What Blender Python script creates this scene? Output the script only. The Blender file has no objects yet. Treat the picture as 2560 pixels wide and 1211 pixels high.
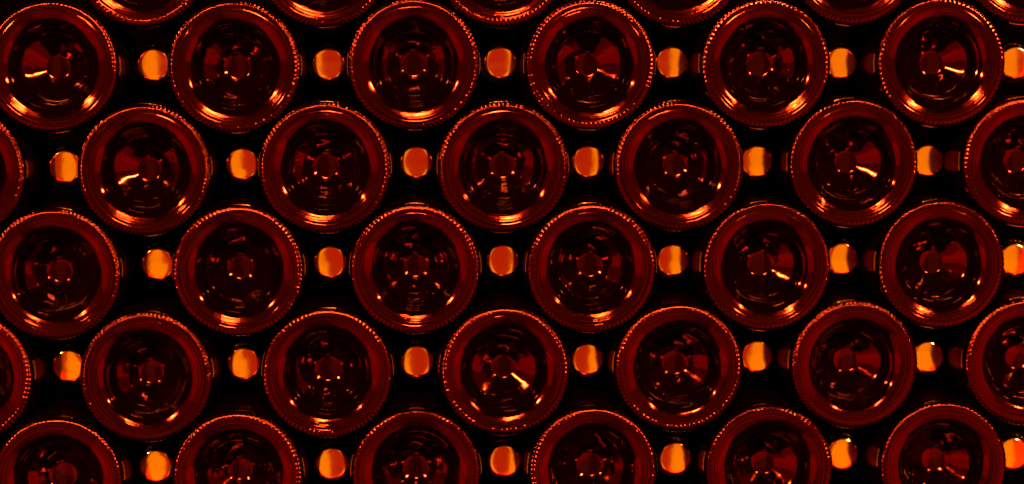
import bpy, math, random
from mathutils import Matrix, Vector

S = bpy.context.scene
MM = 0.001
rng = random.Random(7)

# ------------------------------------------------------------------ camera
CAM = Vector((-0.0578, -1.2476, 0.0695))
YAW, PITCH, ROLL, FPX = 0.0504, -0.0684, -0.0065, 4807.9
def cam_axes():
    cy, sy = math.cos(YAW), math.sin(YAW)
    cp, sp = math.cos(PITCH), math.sin(PITCH)
    cr, sr = math.cos(ROLL), math.sin(ROLL)
    right = Vector((cy, -sy, 0)); f0 = Vector((sy, cy, 0)); z = Vector((0, 0, 1))
    up = z * cp - f0 * sp; fwd = z * sp + f0 * cp
    return right * cr + up * sr, up * cr - right * sr, fwd
RIGHT, UP, FWD = cam_axes()
cd = bpy.data.cameras.new('camera')
cam = bpy.data.objects.new('camera', cd)
S.collection.objects.link(cam)
m = Matrix.Identity(4)
for i in range(3):
    m[i][0], m[i][1], m[i][2], m[i][3] = RIGHT[i], UP[i], -FWD[i], CAM[i]
cam.matrix_world = m
cd.sensor_width = 36.0
cd.lens = 36.0 * FPX / 2560.0
cd.clip_start = 0.05
cd.clip_end = 50.0
cd.dof.use_dof = True
cd.dof.focus_distance = 1.252
cd.dof.aperture_fstop = 3.2
S.camera = cam

# ------------------------------------------------------------------ world and lamps
w = bpy.data.worlds.new('World'); S.world = w; w.use_nodes = True
bg = w.node_tree.nodes['Background']
bg.inputs['Color'].default_value = (1.0, 0.035, 0.004, 1)
bg.inputs['Strength'].default_value = 0.02

def area(name, loc, target, sx, sy, power, col, shape='RECTANGLE'):
    l = bpy.data.lights.new(name, 'AREA')
    l.shape = shape; l.size = sx
    if shape in ('RECTANGLE', 'ELLIPSE'): l.size_y = sy
    l.energy = power; l.color = col
    o = bpy.data.objects.new(name, l); S.collection.objects.link(o)
    o.location = loc
    o.rotation_euler = (Vector(target) - Vector(loc)).to_track_quat('-Z', 'Y').to_euler()
    return o
# soft wall wash either side of the photographer, and three small ceiling lamps
WASH = (1.0, 0.40, 0.003)
def wash(x0, x1, z0, z1, L):
    area('wash_light', ((x0 + x1) / 2, -3.2, (z0 + z1) / 2), ((x0 + x1) / 2, 0, (z0 + z1) / 2), x1 - x0, z1 - z0, L * (x1 - x0) * (z1 - z0), WASH)
wash(-1.02, -0.50, -0.30, 2.0, 1.75)
wash(-1.02, -0.34, -2.0, -0.30, 1.95)
wash(0.50, 1.40, -0.35, 2.0, 1.7)
wash(0.44, 1.40, -2.0, -0.35, 1.95)
SPILL = (1.0, 0.012, 0.001)
area('back_spill', (0.0, -3.4, 0.0), (0.0, 0, 0.0), 6.0, 4.4, 1.45 * 26.4, (1.0, 0.035, 0.001))
for sx in (-1.0, 1.0):
    area('side_spill', (sx * 1.65 - 0.05, -1.75, 0.0), (-0.05, -1.75, 0.0), 2.3, 2.2, 13.5, SPILL)
    area('low_side_spill', (sx * 1.35 - 0.05, -1.25, -0.50), (-0.05, -0.60, -0.15), 1.5, 1.25, 10.5, SPILL, 'ELLIPSE')
    area('low_side_spill', (sx * 0.85 - 0.05, -1.45, -1.00), (-0.05, -0.30, -0.10), 1.6, 1.2, 6.0, SPILL, 'ELLIPSE')
area('floor_spill', (-0.05, -2.0, -1.25), (-0.05, -2.0, 0.0), 3.2, 1.8, 6.0, SPILL)
GLOW = (1.0, 0.10, 0.006)
LAMP = (1.0, 0.38, 0.10)
area('ceiling_lamp', (-0.06, -1.25, 0.80), (0, 0, 0), 0.26, 0.09, 105.0, LAMP)
area('ceiling_lamp', (1.25, -1.25, 0.85), (0, 0, 0), 0.22, 0.12, 105.0, LAMP)
area('ceiling_lamp', (-1.35, -1.25, 0.85), (0, 0, 0), 0.22, 0.12, 105.0, LAMP)
# added glow panels round each lamp, softening its highlights
area('added_lamp_halo', (-0.06, -1.30, 0.84), (0, 0, 0), 0.75, 0.26, 7.0, GLOW, 'ELLIPSE')
area('added_lamp_halo', (1.30, -1.30, 0.88), (0, 0, 0), 0.60, 0.34, 7.0, GLOW, 'ELLIPSE')
area('added_lamp_halo', (-1.40, -1.30, 0.88), (0, 0, 0), 0.60, 0.34, 7.0, GLOW, 'ELLIPSE')

vs = S.view_settings
vs.view_transform = 'Standard'; vs.look = 'None'; vs.exposure = 0.0; vs.gamma = 1.0
S.render.engine = 'CYCLES'
S.cycles.max_bounces = 8
S.cycles.glossy_bounces = 6
S.cycles.sample_clamp_indirect = 6.0

# ------------------------------------------------------------------ materials
def glass_material(name, ior, r0, r1, spec=0.5):
    mt = bpy.data.materials.new(name); mt.use_nodes = True
    nt = mt.node_tree; n = nt.nodes; p = n['Principled BSDF']
    tc = n.new('ShaderNodeTexCoord'); oi = n.new('ShaderNodeObjectInfo')
    add = n.new('ShaderNodeVectorMath'); add.operation = 'ADD'
    sc = n.new('ShaderNodeVectorMath'); sc.operation = 'SCALE'; sc.inputs['Scale'].default_value = 3.0
    nt.links.new(oi.outputs['Location'], sc.inputs[0])
    nt.links.new(tc.outputs['Object'], add.inputs[0]); nt.links.new(sc.outputs[0], add.inputs[1])
    # dust and scuffs in the gloss
    n1 = n.new('ShaderNodeTexNoise'); n1.inputs['Scale'].default_value = 260; n1.inputs['Detail'].default_value = 5
    nt.links.new(add.outputs[0], n1.inputs['Vector'])
    mr = n.new('ShaderNodeMapRange')
    mr.inputs['From Min'].default_value = 0.35; mr.inputs['From Max'].default_value = 0.75
    mr.inputs['To Min'].default_value = r0; mr.inputs['To Max'].default_value = r1
    nt.links.new(n1.outputs['Fac'], mr.inputs['Value']); nt.links.new(mr.outputs[0], p.inputs['Roughness'])
    # waviness of moulded glass
    n2 = n.new('ShaderNodeTexNoise'); n2.inputs['Scale'].default_value = 95; n2.inputs['Detail'].default_value = 3
    nt.links.new(add.outputs[0], n2.inputs['Vector'])
    b = n.new('ShaderNodeBump'); b.inputs['Strength'].default_value = 0.25; b.inputs['Distance'].default_value = 0.0004
    nt.links.new(n2.outputs['Fac'], b.inputs['Height'])
    n3 = n.new('ShaderNodeTexNoise'); n3.inputs['Scale'].default_value = 900; n3.inputs['Detail'].default_value = 2
    nt.links.new(add.outputs[0], n3.inputs['Vector'])
    b2 = n.new('ShaderNodeBump'); b2.inputs['Strength'].default_value = 0.10; b2.inputs['Distance'].default_value = 0.00006
    nt.links.new(n3.outputs['Fac'], b2.inputs['Height']); nt.links.new(b.outputs[0], b2.inputs['Normal'])
    # concentric scuffs worn and tooled into the standing ring
    xyz = n.new('ShaderNodeSeparateXYZ'); nt.links.new(tc.outputs['Object'], xyz.inputs[0])
    cb = n.new('ShaderNodeCombineXYZ'); nt.links.new(xyz.outputs['X'], cb.inputs['X']); nt.links.new(xyz.outputs['Z'], cb.inputs['Z'])
    ln = n.new('ShaderNodeVectorMath'); ln.operation = 'LENGTH'; nt.links.new(cb.outputs[0], ln.inputs[0])
    an = n.new('ShaderNodeVectorMath'); an.operation = 'NORMALIZE'; nt.links.new(cb.outputs[0], an.inputs[0])
    sa = n.new('ShaderNodeVectorMath'); sa.operation = 'SCALE'; sa.inputs['Scale'].default_value = 0.9; nt.links.new(an.outputs[0], sa.inputs[0])
    rs = n.new('ShaderNodeMath'); rs.operation = 'MULTIPLY'; rs.inputs[1].default_value = 1900.0; nt.links.new(ln.outputs['Value'], rs.inputs[0])
    sx = n.new('ShaderNodeSeparateXYZ'); nt.links.new(sa.outputs[0], sx.inputs[0])
    c2 = n.new('ShaderNodeCombineXYZ'); nt.links.new(sx.outputs['X'], c2.inputs['X']); nt.links.new(rs.outputs[0], c2.inputs['Y']); nt.links.new(sx.outputs['Z'], c2.inputs['Z'])
    ad2 = n.new('ShaderNodeVectorMath'); ad2.operation = 'ADD'; nt.links.new(c2.outputs[0], ad2.inputs[0])
    sc2 = n.new('ShaderNodeVectorMath'); sc2.operation = 'SCALE'; sc2.inputs['Scale'].default_value = 90.0
    nt.links.new(oi.outputs['Location'], sc2.inputs[0]); nt.links.new(sc2.outputs[0], ad2.inputs[1])
    n4 = n.new('ShaderNodeTexNoise'); n4.inputs['Scale'].default_value = 1.0; n4.inputs['Detail'].default_value = 2; nt.links.new(ad2.outputs[0], n4.inputs['Vector'])
    up = n.new('ShaderNodeMapRange'); up.interpolation_type = 'SMOOTHSTEP'
    up.inputs['From Min'].default_value = 0.0285; up.inputs['From Max'].default_value = 0.0315; nt.links.new(ln.outputs['Value'], up.inputs['Value'])
    dn = n.new('ShaderNodeMapRange'); dn.interpolation_type = 'SMOOTHSTEP'
    dn.inputs['From Min'].default_value = 0.036; dn.inputs['From Max'].default_value = 0.038
    dn.inputs['To Min'].default_value = 1; dn.inputs['To Max'].default_value = 0; nt.links.new(ln.outputs['Value'], dn.inputs['Value'])
    mk = n.new('ShaderNodeMath'); mk.operation = 'MULTIPLY'; nt.links.new(up.outputs[0], mk.inputs[0]); nt.links.new(dn.outputs[0], mk.inputs[1])
    st = n.new('ShaderNodeMath'); st.operation = 'MULTIPLY'; st.inputs[1].default_value = 0.30; nt.links.new(mk.outputs[0], st.inputs[0])
    b3 = n.new('ShaderNodeBump'); b3.inputs['Distance'].default_value = 0.00025
    nt.links.new(n4.outputs['Fac'], b3.inputs['Height']); nt.links.new(st.outputs[0], b3.inputs['Strength'])
    nt.links.new(b2.outputs[0], b3.inputs['Normal'])
    nt.links.new(b3.outputs[0], p.inputs['Normal'])
    p.inputs['Base Color'].default_value = (0.0006, 0.00003, 0.00002, 1)
    p.inputs['IOR'].default_value = ior
    p.inputs['Specular IOR Level'].default_value = spec
    p.inputs['Specular Tint'].default_value = (1.0, 0.135, 0.05, 1)
    return mt
GLASS = glass_material('dark_bottle_glass', 1.47, 0.03, 0.11)
def gap_dark_material():
    # bottle sides, gap shade in the colour: hardly any mirror, even at grazing angles
    mt = bpy.data.materials.new('gap_dark_bottle_side'); mt.use_nodes = True
    nt = mt.node_tree; n = nt.nodes
    for x in list(n):
        if x.type == 'BSDF_PRINCIPLED': n.remove(x)
    out = [x for x in n if x.type == 'OUTPUT_MATERIAL'][0]
    d = n.new('ShaderNodeBsdfDiffuse'); d.inputs['Color'].default_value = (0.0006, 0.0001, 0.0001, 1)
    g = n.new('ShaderNodeBsdfAnisotropic'); g.inputs['Color'].default_value = (0.07, 0.008, 0.003, 1)
    tc = n.new('ShaderNodeTexCoord'); n1 = n.new('ShaderNodeTexNoise'); n1.inputs['Scale'].default_value = 120
    nt.links.new(tc.outputs['Object'], n1.inputs['Vector'])
    mr = n.new('ShaderNodeMapRange'); mr.inputs['To Min'].default_value = 0.10; mr.inputs['To Max'].default_value = 0.26
    nt.links.new(n1.outputs['Fac'], mr.inputs['Value']); nt.links.new(mr.outputs[0], g.inputs['Roughness'])
    a = n.new('ShaderNodeAddShader')
    nt.links.new(d.outputs[0], a.inputs[0]); nt.links.new(g.outputs[0], a.inputs[1]); nt.links.new(a.outputs[0], out.inputs['Surface'])
    return mt
GAP_DARK = gap_dark_material()

def metal(name, col, rough):
    mt = bpy.data.materials.new(name); mt.use_nodes = True
    nt = mt.node_tree; n = nt.nodes; p = n['Principled BSDF']
    p.inputs['Metallic'].default_value = 1.0; p.inputs['Base Color'].default_value = (*col, 1)
    tc = n.new('ShaderNodeTexCoord'); oi = n.new('ShaderNodeObjectInfo')
    add = n.new('ShaderNodeVectorMath'); add.operation = 'ADD'
    nt.links.new(tc.outputs['Object'], add.inputs[0]); nt.links.new(oi.outputs['Location'], add.inputs[1])
    n1 = n.new('ShaderNodeTexNoise'); n1.inputs['Scale'].default_value = 160; n1.inputs['Detail'].default_value = 4
    nt.links.new(add.outputs[0], n1.inputs['Vector'])
    mr = n.new('ShaderNodeMapRange'); mr.inputs['To Min'].default_value = rough * 0.7; mr.inputs['To Max'].default_value = rough * 1.4
    nt.links.new(n1.outputs['Fac'], mr.inputs['Value']); nt.links.new(mr.outputs[0], p.inputs['Roughness'])
    n2 = n.new('ShaderNodeTexNoise'); n2.inputs['Scale'].default_value = 70; n2.inputs['Detail'].default_value = 2
    nt.links.new(add.outputs[0], n2.inputs['Vector'])
    b = n.new('ShaderNodeBump'); b.inputs['Strength'].default_value = 0.2; b.inputs['Distance'].default_value = 0.0006
    nt.links.new(n2.outputs['Fac'], b.inputs['Height']); nt.links.new(b.outputs[0], p.inputs['Normal'])
    return mt
CAPM = metal('gold_crown_metal', (0.92, 0.70, 0.28), 0.10)
SKIRTM = metal('dull_crimped_metal', (0.20, 0.10, 0.04), 0.32)
def shade_wall():
    mt = bpy.data.materials.new('shade_black_wall'); mt.use_nodes = True
    nt = mt.node_tree; p = nt.nodes['Principled BSDF']
    n1 = nt.nodes.new('ShaderNodeTexNoise'); n1.inputs['Scale'].default_value = 14; n1.inputs['Detail'].default_value = 6
    cr = nt.nodes.new('ShaderNodeValToRGB')
    cr.color_ramp.elements[0].color = (0.0002, 0.0001, 0.0001, 1); cr.color_ramp.elements[1].color = (0.0004, 0.0002, 0.0002, 1)  # shade behind the stack put into the wall colour
    nt.links.new(n1.outputs['Fac'], cr.inputs[0]); nt.links.new(cr.outputs[0], p.inputs['Base Color'])
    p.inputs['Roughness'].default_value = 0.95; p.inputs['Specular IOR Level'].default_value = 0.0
    return mt
SHADE_WALL = shade_wall()

# ------------------------------------------------------------------ mesh helpers
def mesh(name, verts, faces, mat, smooth=True):
    me = bpy.data.meshes.new(name)
    me.from_pydata(verts, [], faces)
    if smooth: me.polygons.foreach_set('use_smooth', [True] * len(me.polygons))
    me.materials.append(mat); me.update()
    return me

def spline(pts, step):
    """resample a (r, y) polyline along a Catmull-Rom curve, step in mm"""
    out = []
    n = len(pts)
    for k in range(n - 1):
        p0 = pts[max(k - 1, 0)]; p1 = pts[k]; p2 = pts[k + 1]; p3 = pts[min(k + 2, n - 1)]
        d = math.dist(p1, p2); c = max(1, int(round(d / step)))
        for j in range(c):
            t = j / c
            q = []
            for a in range(2):
                q.append(0.5 * (2 * p1[a] + (p2[a] - p0[a]) * t + (2 * p0[a] - 5 * p1[a] + 4 * p2[a] - p3[a]) * t * t
                                + (3 * p1[a] - p0[a] - 3 * p2[a] + p3[a]) * t ** 3))
            out.append(tuple(q))
    out.append(pts[-1])
    return out

def lathe(name, prof, seg, mat, disp=None, flip=False):
    """prof runs (r, y) in mm; axis along y; disp(k, i, theta) -> offset in mm along the profile normal"""
    verts, faces = [], []
    n = len(prof)
    nrm = []
    for k in range(n):
        a = prof[max(k - 1, 0)]; b = prof[min(k + 1, n - 1)]
        dr, dy = b[0] - a[0], b[1] - a[1]; L = math.hypot(dr, dy) or 1
        nrm.append((dy / L, -dr / L))            # towards the camera / outwards
    for k, (r, y) in enumerate(prof):
        for i in range(seg):
            t = 2 * math.pi * i / seg
            rr, yy = r, y
            if disp:
                h = disp(r, y, t)
                rr += nrm[k][0] * h; yy += nrm[k][1] * h
            verts.append((rr * math.cos(t) * MM, yy * MM, rr * math.sin(t) * MM))
    for k in range(n - 1):
        for i in range(seg):
            j = (i + 1) % seg
            q = (k * seg + i, k * seg + j, (k + 1) * seg + j, (k + 1) * seg + i)
            faces.append(q if flip else q[::-1])
    return mesh(name, verts, faces, mat)

def obj(name, me, parent=None, label=None):
    o = bpy.data.objects.new(name, me); S.collection.objects.link(o)
    if parent: o.parent = parent
    if label: o['label'] = label
    return o

# ------------------------------------------------------------------ setting
bw = obj('cellar_wall', mesh('cellar_wall', [(-1.2, .40, -.9), (1.2, .40, -.9), (1.2, .40, 1.0), (-1.2, .40, 1.0),
                                              (-1.2, .46, -.9), (1.2, .46, -.9), (1.2, .46, 1.0), (-1.2, .46, 1.0)],
                             [(0, 1, 2, 3), (7, 6, 5, 4), (0, 4, 5, 1), (1, 5, 6, 2), (2, 6, 7, 3), (3, 7, 4, 0)], SHADE_WALL, False))
bw['kind'] = 'structure'

# ------------------------------------------------------------------ bottle parts
def punt_profile(tilt, rw, rd):
    # dimple, domed cone at the given tilt, steep side wall, roll out to the standing ring
    tn = math.tan(math.radians(tilt)); yc = 18.4
    c = [(r, yc + (20.4 - r) * tn) for r in (rd + 1.1, 12.5, 15.0, 18.0, 20.4)]
    yr = c[0][1]
    d = [(0.0, 1.75), (0.25, 1.715), (0.5, 1.61), (0.7, 1.47), (0.84, 1.30), (0.93, 1.05), (1.0, 0.65)]
    w_ = [(21.8, yc - 1.2), (22.7, yc - 2.6), (23.15, yc - 4.2), (23.4, 12.0), (23.6, 10.2), (23.9, 8.4), (24.35, 7.1), (24.95, 6.05)]
    w_ = [(20.4 + (r - 20.4) * (rw - 20.4) / 4.55, y) for r, y in w_]
    return [(rd * a, yr + b) for a, b in d] + c + w_ + [(25.7, 5.15), (27.0, 3.62), (28.0, 2.75), (29.0, 2.05), (30.0, 1.48), (31.0, 1.05), (32.0, 0.72), (33.0, 0.42)]
PUNT = punt_profile(36.0, 24.95, 8.5)
PUNTS = [punt_profile(t_, w_, d_) for t_, w_, d_ in ((36, 24.95, 8.5), (33.5, 24.8, 8.1), (38.5, 25.0, 8.8), (41, 24.9, 8.3), (35, 24.5, 8.6), (37.5, 24.7, 7.9), (31.5, 25.0, 8.4), (39.5, 24.6, 8.2))]
HEEL = [(33.0, 0.42), (33.5, 0.27), (33.75, 0.36), (34.0, 0.36), (34.25, 0.2), (35.0, 0.08), (35.5, 0.03), (35.75, 0.18), (36.1, 0.2), (36.35, 0.05), (36.8, 0.0), (38.0, 0.1), (39.0, 0.34), (39.8, 0.68), (40.5, 1.16), (41.1, 1.80),
        (41.6, 2.75), (42.0, 4.1), (42.25, 6.2), (42.35, 9.0)]
BODY = [(42.35, 9.0), (42.45, 10.2), (42.8, 12.5), (43.6, 15.5), (44.0, 20), (44.0, 60), (44.0, 92), (42.5, 112), (38.0, 135), (31.5, 155), (26.0, 172), (21.0, 195),
        (17.5, 222), (15.2, 250), (14.4, 275), (14.2, 283), (15.4, 285), (15.4, 290), (14.0, 292), (13.4, 300), (11.5, 301.5), (0.01, 301.5)]

KR = 1.022
PUNT = [(r * KR, y) for r, y in PUNT]; PUNTS = [[(r * KR, y) for r, y in q] for q in PUNTS]; HEEL = [(r * KR, y) for r, y in HEEL]
BODY[:3] = [(42.35 * KR, 9.0), (43.35, 10.2), (43.5, 12.5)]

def punt_y(r):
    P = spline(PUNT, 0.4)
    for a, b in zip(P, P[1:]):
        if a[0] <= r <= b[0]:
            t = (r - a[0]) / ((b[0] - a[0]) or 1); return a[1] + (b[1] - a[1]) * t
    return 0.2

from mathutils import noise
def ripple(seed):
    g = random.Random(seed); off = Vector((g.uniform(0, 90), g.uniform(0, 90), g.uniform(0, 90)))
    oval = g.uniform(0.05, 0.18); oph = g.uniform(0, 6.28); lump = g.uniform(0.05, 0.13)
    def f(r, y, t):
        # faint mould rings, a slightly oval punt and the lumps of pressed glass
        a = 0.022 * math.sin(r * 7.0 + 0.4 * math.sin(t * 3)) * max(0.0, min(1.0, (r - 27.0) / 3.0)) if r < 33 else 0.0
        fade = max(0.0, min(1.0, (r - 10) / 4)) * max(0.0, min(1.0, (33.5 - r) / 2.0))
        p = Vector((r * math.cos(t), y, r * math.sin(t)))
        n_ = noise.noise(p / 9.0 + off) * lump * 1.6 + noise.noise(p / 3.6 + off) * lump * 0.45
        return (a + n_ + oval * math.sin(2 * t + oph)) * fade
    return f

def smooth01(x):
    x = max(0.0, min(1.0, x)); return x * x * (3 - 2 * x)

def knurl(kind, N, seed):
    g = random.Random(seed)
    amp = [g.uniform(0.8, 1.15) for _ in range(N)]
    ph = [g.uniform(-0.06, 0.06) for _ in range(N)]
    wear = [g.uniform(0, 2 * math.pi) for _ in range(3)]
    def bead(r, y, t, s0, rad, stag):
        u = t / (2 * math.pi) * N + stag
        i = int(math.floor(u + 0.5)) % N
        du = (u - math.floor(u + 0.5) - ph[i]) * 2 * math.pi * 41.0 / N
        # distance along the profile measured on (r, y)
        ds = math.hypot(r - s0[0], y - s0[1]); ds = ds if ds else 0
        q = (du * du + ds * ds) / (rad * rad)
        return amp[i] * max(0.0, 1 - q) ** 0.9 if q < 1 else 0.0
    def rib(r, y, t, r0, r1, p):
        u = t / (2 * math.pi) * N
        i = int(math.floor(u + 0.5)) % N
        du = u - math.floor(u + 0.5) - ph[i]
        prof = max(0.0, math.cos(du * math.pi)) ** p
        w_ = smooth01((r - r0) / 0.9) * (1 - smooth01((r - r1) / 0.35))
        return amp[i] * prof * w_
    def row(r, y, t, rc, hw, stag):
        # a row of round-topped beads that meet in sharp valleys
        u = t / (2 * math.pi) * N + stag
        i = int(math.floor(u + 0.5)) % N
        du = max(-0.5, min(0.5, u - math.floor(u + 0.5) - ph[i]))
        d = abs(r - rc) / hw
        return amp[i] * math.cos(du * math.pi) * (math.cos(d * math.pi / 2) if d < 1 else 0.0)
    def f(r, y, t):
        r = r / KR
        k = 0.92 + 0.14 * math.sin(t + wear[2]) + 0.10 * math.sin(2 * t + wear[0]) + 0.06 * math.sin(5 * t + wear[1])
        if kind == 'ribs':
            h = 0.62 * rib(r, y, t, 37.0, 41.8, 0.95)
        elif kind == 'double':
            h = 0.60 * row(r, y, t, 40.9, 1.05, 0) + 0.50 * row(r, y, t, 39.1, 1.15, 0.5)
        elif kind == 'single':
            h = 0.70 * row(r, y, t, 40.5, 1.35, 0) + 0.22 * rib(r, y, t, 37.2, 39.6, 0.95)
        elif kind == 'ribtip':
            h = 0.40 * rib(r, y, t, 37.0, 40.0, 0.95) + 0.66 * row(r, y, t, 40.7, 1.15, 0)
        else:
            h = 0.30 * rib(r, y, t, 37.5, 41.6, 0.95)
        return h * k
    return f

def heel_prof():
    return spline(HEEL, 0.30)
VARIANTS = [('ribs', 84), ('double', 88), ('single', 80), ('ribtip', 86), ('double', 96), ('worn', 92)]
heel_mesh = [lathe('knurled_ring', heel_prof(), N * 6, GLASS, knurl(k, N, 11 + i), False) for i, (k, N) in enumerate(VARIANTS)]
punt_mesh = [lathe('punt', [(max(r, 0.02), y) for r, y in spline(PUNTS[k], 0.5)], 160, GLASS, ripple(k)) for k in range(8)]
body_mesh = lathe('body', spline(BODY, 4.0), 96, GAP_DARK)

# embossed mould marks on the punt wall
GLYPH = {'6': [[(.9, .95), (.4, 1), (.05, .6), (.05, .2), (.5, 0), (.95, .25), (.6, .52), (.1, .35)]],
         '8': [[(.5, .52), (.1, .75), (.5, 1), (.9, .75), (.5, .52), (.05, .25), (.5, 0), (.95, .25), (.5, .52)]],
         '5': [[(.9, 1), (.15, 1), (.1, .6), (.6, .62), (.95, .3), (.5, 0), (.05, .1)]],
         '9': [[(.9, .65), (.5, .48), (.1, .75), (.5, 1), (.95, .75), (.9, .3), (.4, 0)]]}
def punt_point(a, r):
    y = punt_y(r); d = 0.3
    dy = (punt_y(r + d) - punt_y(r - d)) / (2 * d)
    nr, ny = dy, -1.0; L = math.hypot(nr, ny)
    p = Vector((r * math.cos(a), y, r * math.sin(a)))
    nn = Vector((nr / L * math.cos(a), ny / L, nr / L * math.sin(a)))
    return p, nn
def bead_geo(V, F, a, r, rad, h):
    p, nn = punt_point(a, r)
    t1 = Vector((-math.sin(a), 0, math.cos(a))); t2 = nn.cross(t1)
    base = len(V); K = 8
    for lv, (rr, hh) in enumerate(((1.0, -0.8), (0.85, 0.5), (0.45, 0.88))):
        for i in range(K):
            q = 2 * math.pi * i / K
            V.append(tuple((p + (t1 * math.cos(q) + t2 * math.sin(q)) * rad * rr + nn * h * hh) * MM))
    V.append(tuple((p + nn * h) * MM))
    for lv in range(2):
        for i in range(K):
            j = (i + 1) % K
            F.append((base + lv * K + i, base + (lv + 1) * K + i, base + (lv + 1) * K + j, base + lv * K + j))
    for i in range(K):
        F.append((base + 2 * K + i, base + 3 * K, base + 2 * K + (i + 1) % K))
def marks(seed, text, a0):
    g = random.Random(seed); V, F = [], []
    for c, ch in enumerate(text):
        for line in GLYPH[ch]:
            for (x0, y0), (x1, y1) in zip(line, line[1:]):
                n = max(1, int(math.dist((x0, y0), (x1, y1)) * 6))
                for j in range(n):
                    x = x0 + (x1 - x0) * j / n; y = y0 + (y1 - y0) * j / n
                    r = 17.5 + y * 4.2
                    bead_geo(V, F, a0 - (c * 3.9 + x * 2.9) / 24.0, r, 0.42, 0.45)
    # arcs of mould dots
    for _ in range(5):
        a = g.uniform(0, 2 * math.pi); r = g.uniform(18.5, 22)
        for j in range(g.randint(3, 8)):
            bead_geo(V, F, a + j * g.uniform(.085, .11), r + g.uniform(-.3, .3), g.uniform(.4, .6), g.uniform(.35, .55))
    for _ in range(16):
        bead_geo(V, F, g.uniform(0, 6.28), g.uniform(15.5, 22), g.uniform(.4, .6), .45)
    return mesh('embossed_marks', V, F, GLASS)
MARKS = [marks(3, '68', 0.35), marks(5, '58', -0.1), marks(8, '6', 3.3), marks(13, '89', 4.6), marks(21, '', 0), marks(34, '8', 2.6)]

# crown cap: convex top, rounded shoulder, crimped skirt
CAP_R = 120.0
CAPTOP = [(0.02, 0.0), (2, 4 / 2 / CAP_R), (4, 16 / 2 / CAP_R), (6, 36 / 2 / CAP_R), (8, 64 / 2 / CAP_R), (9.4, 0.42), (10.1, 0.58), (10.8, 0.95), (11.4, 1.6), (11.8, 2.6), (12.0, 3.1)]
cap_mesh = lathe('crown_cap', spline(CAPTOP, 0.35), 96, CAPM)
def crimp(r, y, t):
    return 0.55 * smooth01((y - 4.4) / 3.2) * (math.cos(24 * t) - 0.2)
skirt_mesh = lathe('skirt', spline([(12.0, 3.1), (12.2, 5.6), (12.8, 6.9), (13.6, 7.9), (13.5, 8.3), (12.8, 8.3)], 0.4), 192, SKIRTM, crimp)
NECK = [(0.02, 2.0), (10.6, 2.0), (11.4, 3.2), (11.7, 8.5), (13.4, 9.4), (14.2, 10.5), (14.0, 14.5), (12.9, 16), (12.8, 22)] + \
       [(13.2, 30), (13.9, 55), (14.6, 80), (17.0, 106), (20.5, 132), (26.0, 156), (31.5, 173), (38.0, 193), (42.5, 216), (44.0, 236), (44.0, 308), (42.0, 320), (36.0, 328), (30.0, 327), (20, 310), (8, 296), (0.02, 294)]
neck_mesh = lathe('body', spline(NECK, 3.0), 96, GAP_DARK)

# ------------------------------------------------------------------ the stack
def unproject(px, py, depth):
    """photo pixel of a bottle's centre -> its place in the stack's front plane"""
    d = FWD + RIGHT * ((px - 1280) / FPX) + UP * (-(py - 605.5) / FPX)
    t = (depth - CAM.y) / d.y
    return CAM + d * t

ROWS = {0: [(353, -98), (808, -98), (1253, -97), (1697, -98), (2133, -100), (2568, -102)],
        1: [(129, 165), (585.5, 166), (1035, 160), (1475, 161), (1912.7, 159.5), (2352, 155.5)],
        2: [(-104, 430), (361, 425), (812, 419), (1258, 418.5), (1697, 415), (2133, 408.5), (2563, 405)],
        3: [(137, 685), (596, 677), (1037.5, 672.5), (1478, 670.5), (1915, 665.5), (2352, 660.5)],
        4: [(-84, 945), (366, 942), (818.5, 934), (1262, 927), (1696, 918.5), (2136, 912.5), (2570, 905)],
        5: [(143, 1205), (595, 1190), (1041, 1184), (1482, 1176), (1922, 1172), (2357, 1163)]}
CAPS = {1: [(384, 162), (821, 160), (1251, 156), (1680, 156), (2104, 157), (2538, 157)],
        2: [(163, 417), (606, 410), (1041, 406), (1470, 404), (1893, 404), (2321, 402)],
        3: [(394, 661), (826, 655), (1257, 652), (1682, 651), (2106, 648), (2540, 650)],
        4: [(170, 917), (610, 910), (1042, 905), (1469, 900), (1893, 893), (2320, 894)],
        5: [(390, 1166), (830, 1160), (1261, 1153), (1688, 1147), (2108, 1137), (2535, 1136)]}
KNURL = {0: [0, 1, 0, 1, 2, 2], 1: [5, 1, 1, 3, 2, 2], 2: [4, 4, 1, 1, 1, 2, 3], 3: [4, 3, 3, 3, 2, 2],
         4: [0, 4, 3, 0, 0, 1, 1], 5: [5, 0, 3, 0, 3, 2]}
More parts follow.
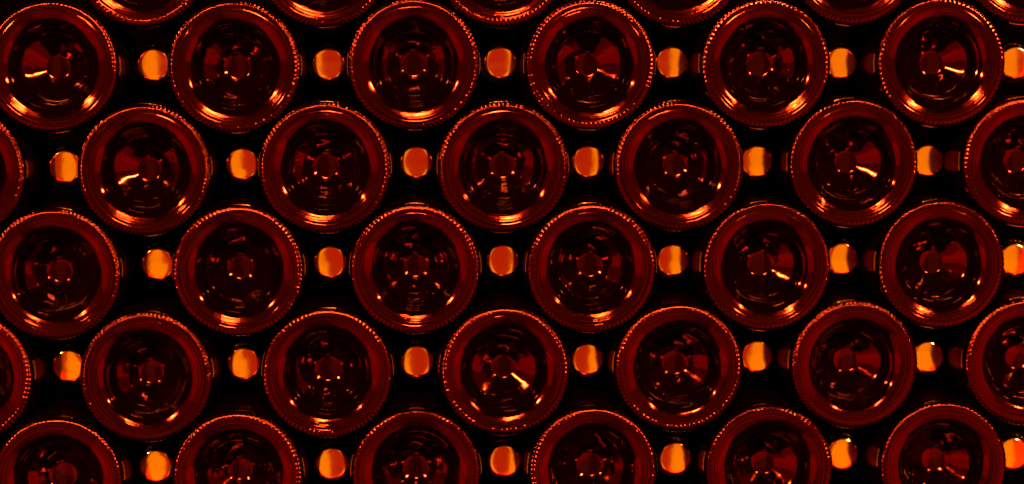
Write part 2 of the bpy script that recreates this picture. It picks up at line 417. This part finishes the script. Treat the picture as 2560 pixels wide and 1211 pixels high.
KWORD = {0: 'ribbed rim', 1: 'double beaded rim', 2: 'single beaded rim', 3: 'bead tipped ribbed rim', 4: 'fine double beaded rim', 5: 'worn rim'}
ROWW = {0: 'row cut off by the top edge', 1: 'uppermost whole row', 2: 'second whole row', 3: 'third whole row',
        4: 'fourth whole row', 5: 'row cut by the bottom edge'}
ORD = ['first', 'second', 'third', 'fourth', 'fifth', 'sixth', 'seventh']

for r, lst in ROWS.items():
    for i, (px, py) in enumerate(lst):
        c = unproject(px, py, 0.003)
        e = bpy.data.objects.new('wine_bottle', None); S.collection.objects.link(e)
        e.empty_display_size = 0.03
        e.location = (c.x, rng.uniform(-0.0015, 0.0015), c.z)
        e.rotation_euler = (math.radians(rng.uniform(-1.1, 1.1)), rng.uniform(0, 2 * math.pi), math.radians(rng.uniform(-1.1, 1.1)))
        v = KNURL[r][i]
        where = ORD[i] + ' from left in ' + ROWW[r]
        e['label'] = 'dark red bottle base, ' + where
        e['category'] = 'bottle'; e['group'] = 'bottles stacked with their bases to the front'
        obj('body', body_mesh, e)
        obj('knurled_ring', heel_mesh[v], e)
        p = obj('punt', punt_mesh[(i * 3 + r * 5 + rng.randrange(2)) % 8], e)
        p.rotation_euler = (0, 0, 0)
        mk = obj('embossed_marks', MARKS[rng.randrange(len(MARKS))], p); mk['kind'] = 'stuff'

for r, lst in CAPS.items():
    for i, (px, py) in enumerate(lst):
        c = unproject(px, py, 0.043)
        e = bpy.data.objects.new('capped_bottle', None); S.collection.objects.link(e)
        e.empty_display_size = 0.03
        e.location = (c.x, 0.043 + rng.uniform(-0.002, 0.002), c.z)
        e.rotation_euler = (math.radians(rng.uniform(-.5, .5)), rng.uniform(0, 2 * math.pi), math.radians(rng.uniform(-.5, .5)))
        e['label'] = 'bottle neck with shiny orange cap, ' + ORD[i] + ' from left in ' + ROWW[r]
        e['category'] = 'bottle'; e['group'] = 'bottles stacked with their capped necks to the front'
        obj('body', neck_mesh, e)
        k = obj('crown_cap', cap_mesh, e)
        obj('skirt', skirt_mesh, k)
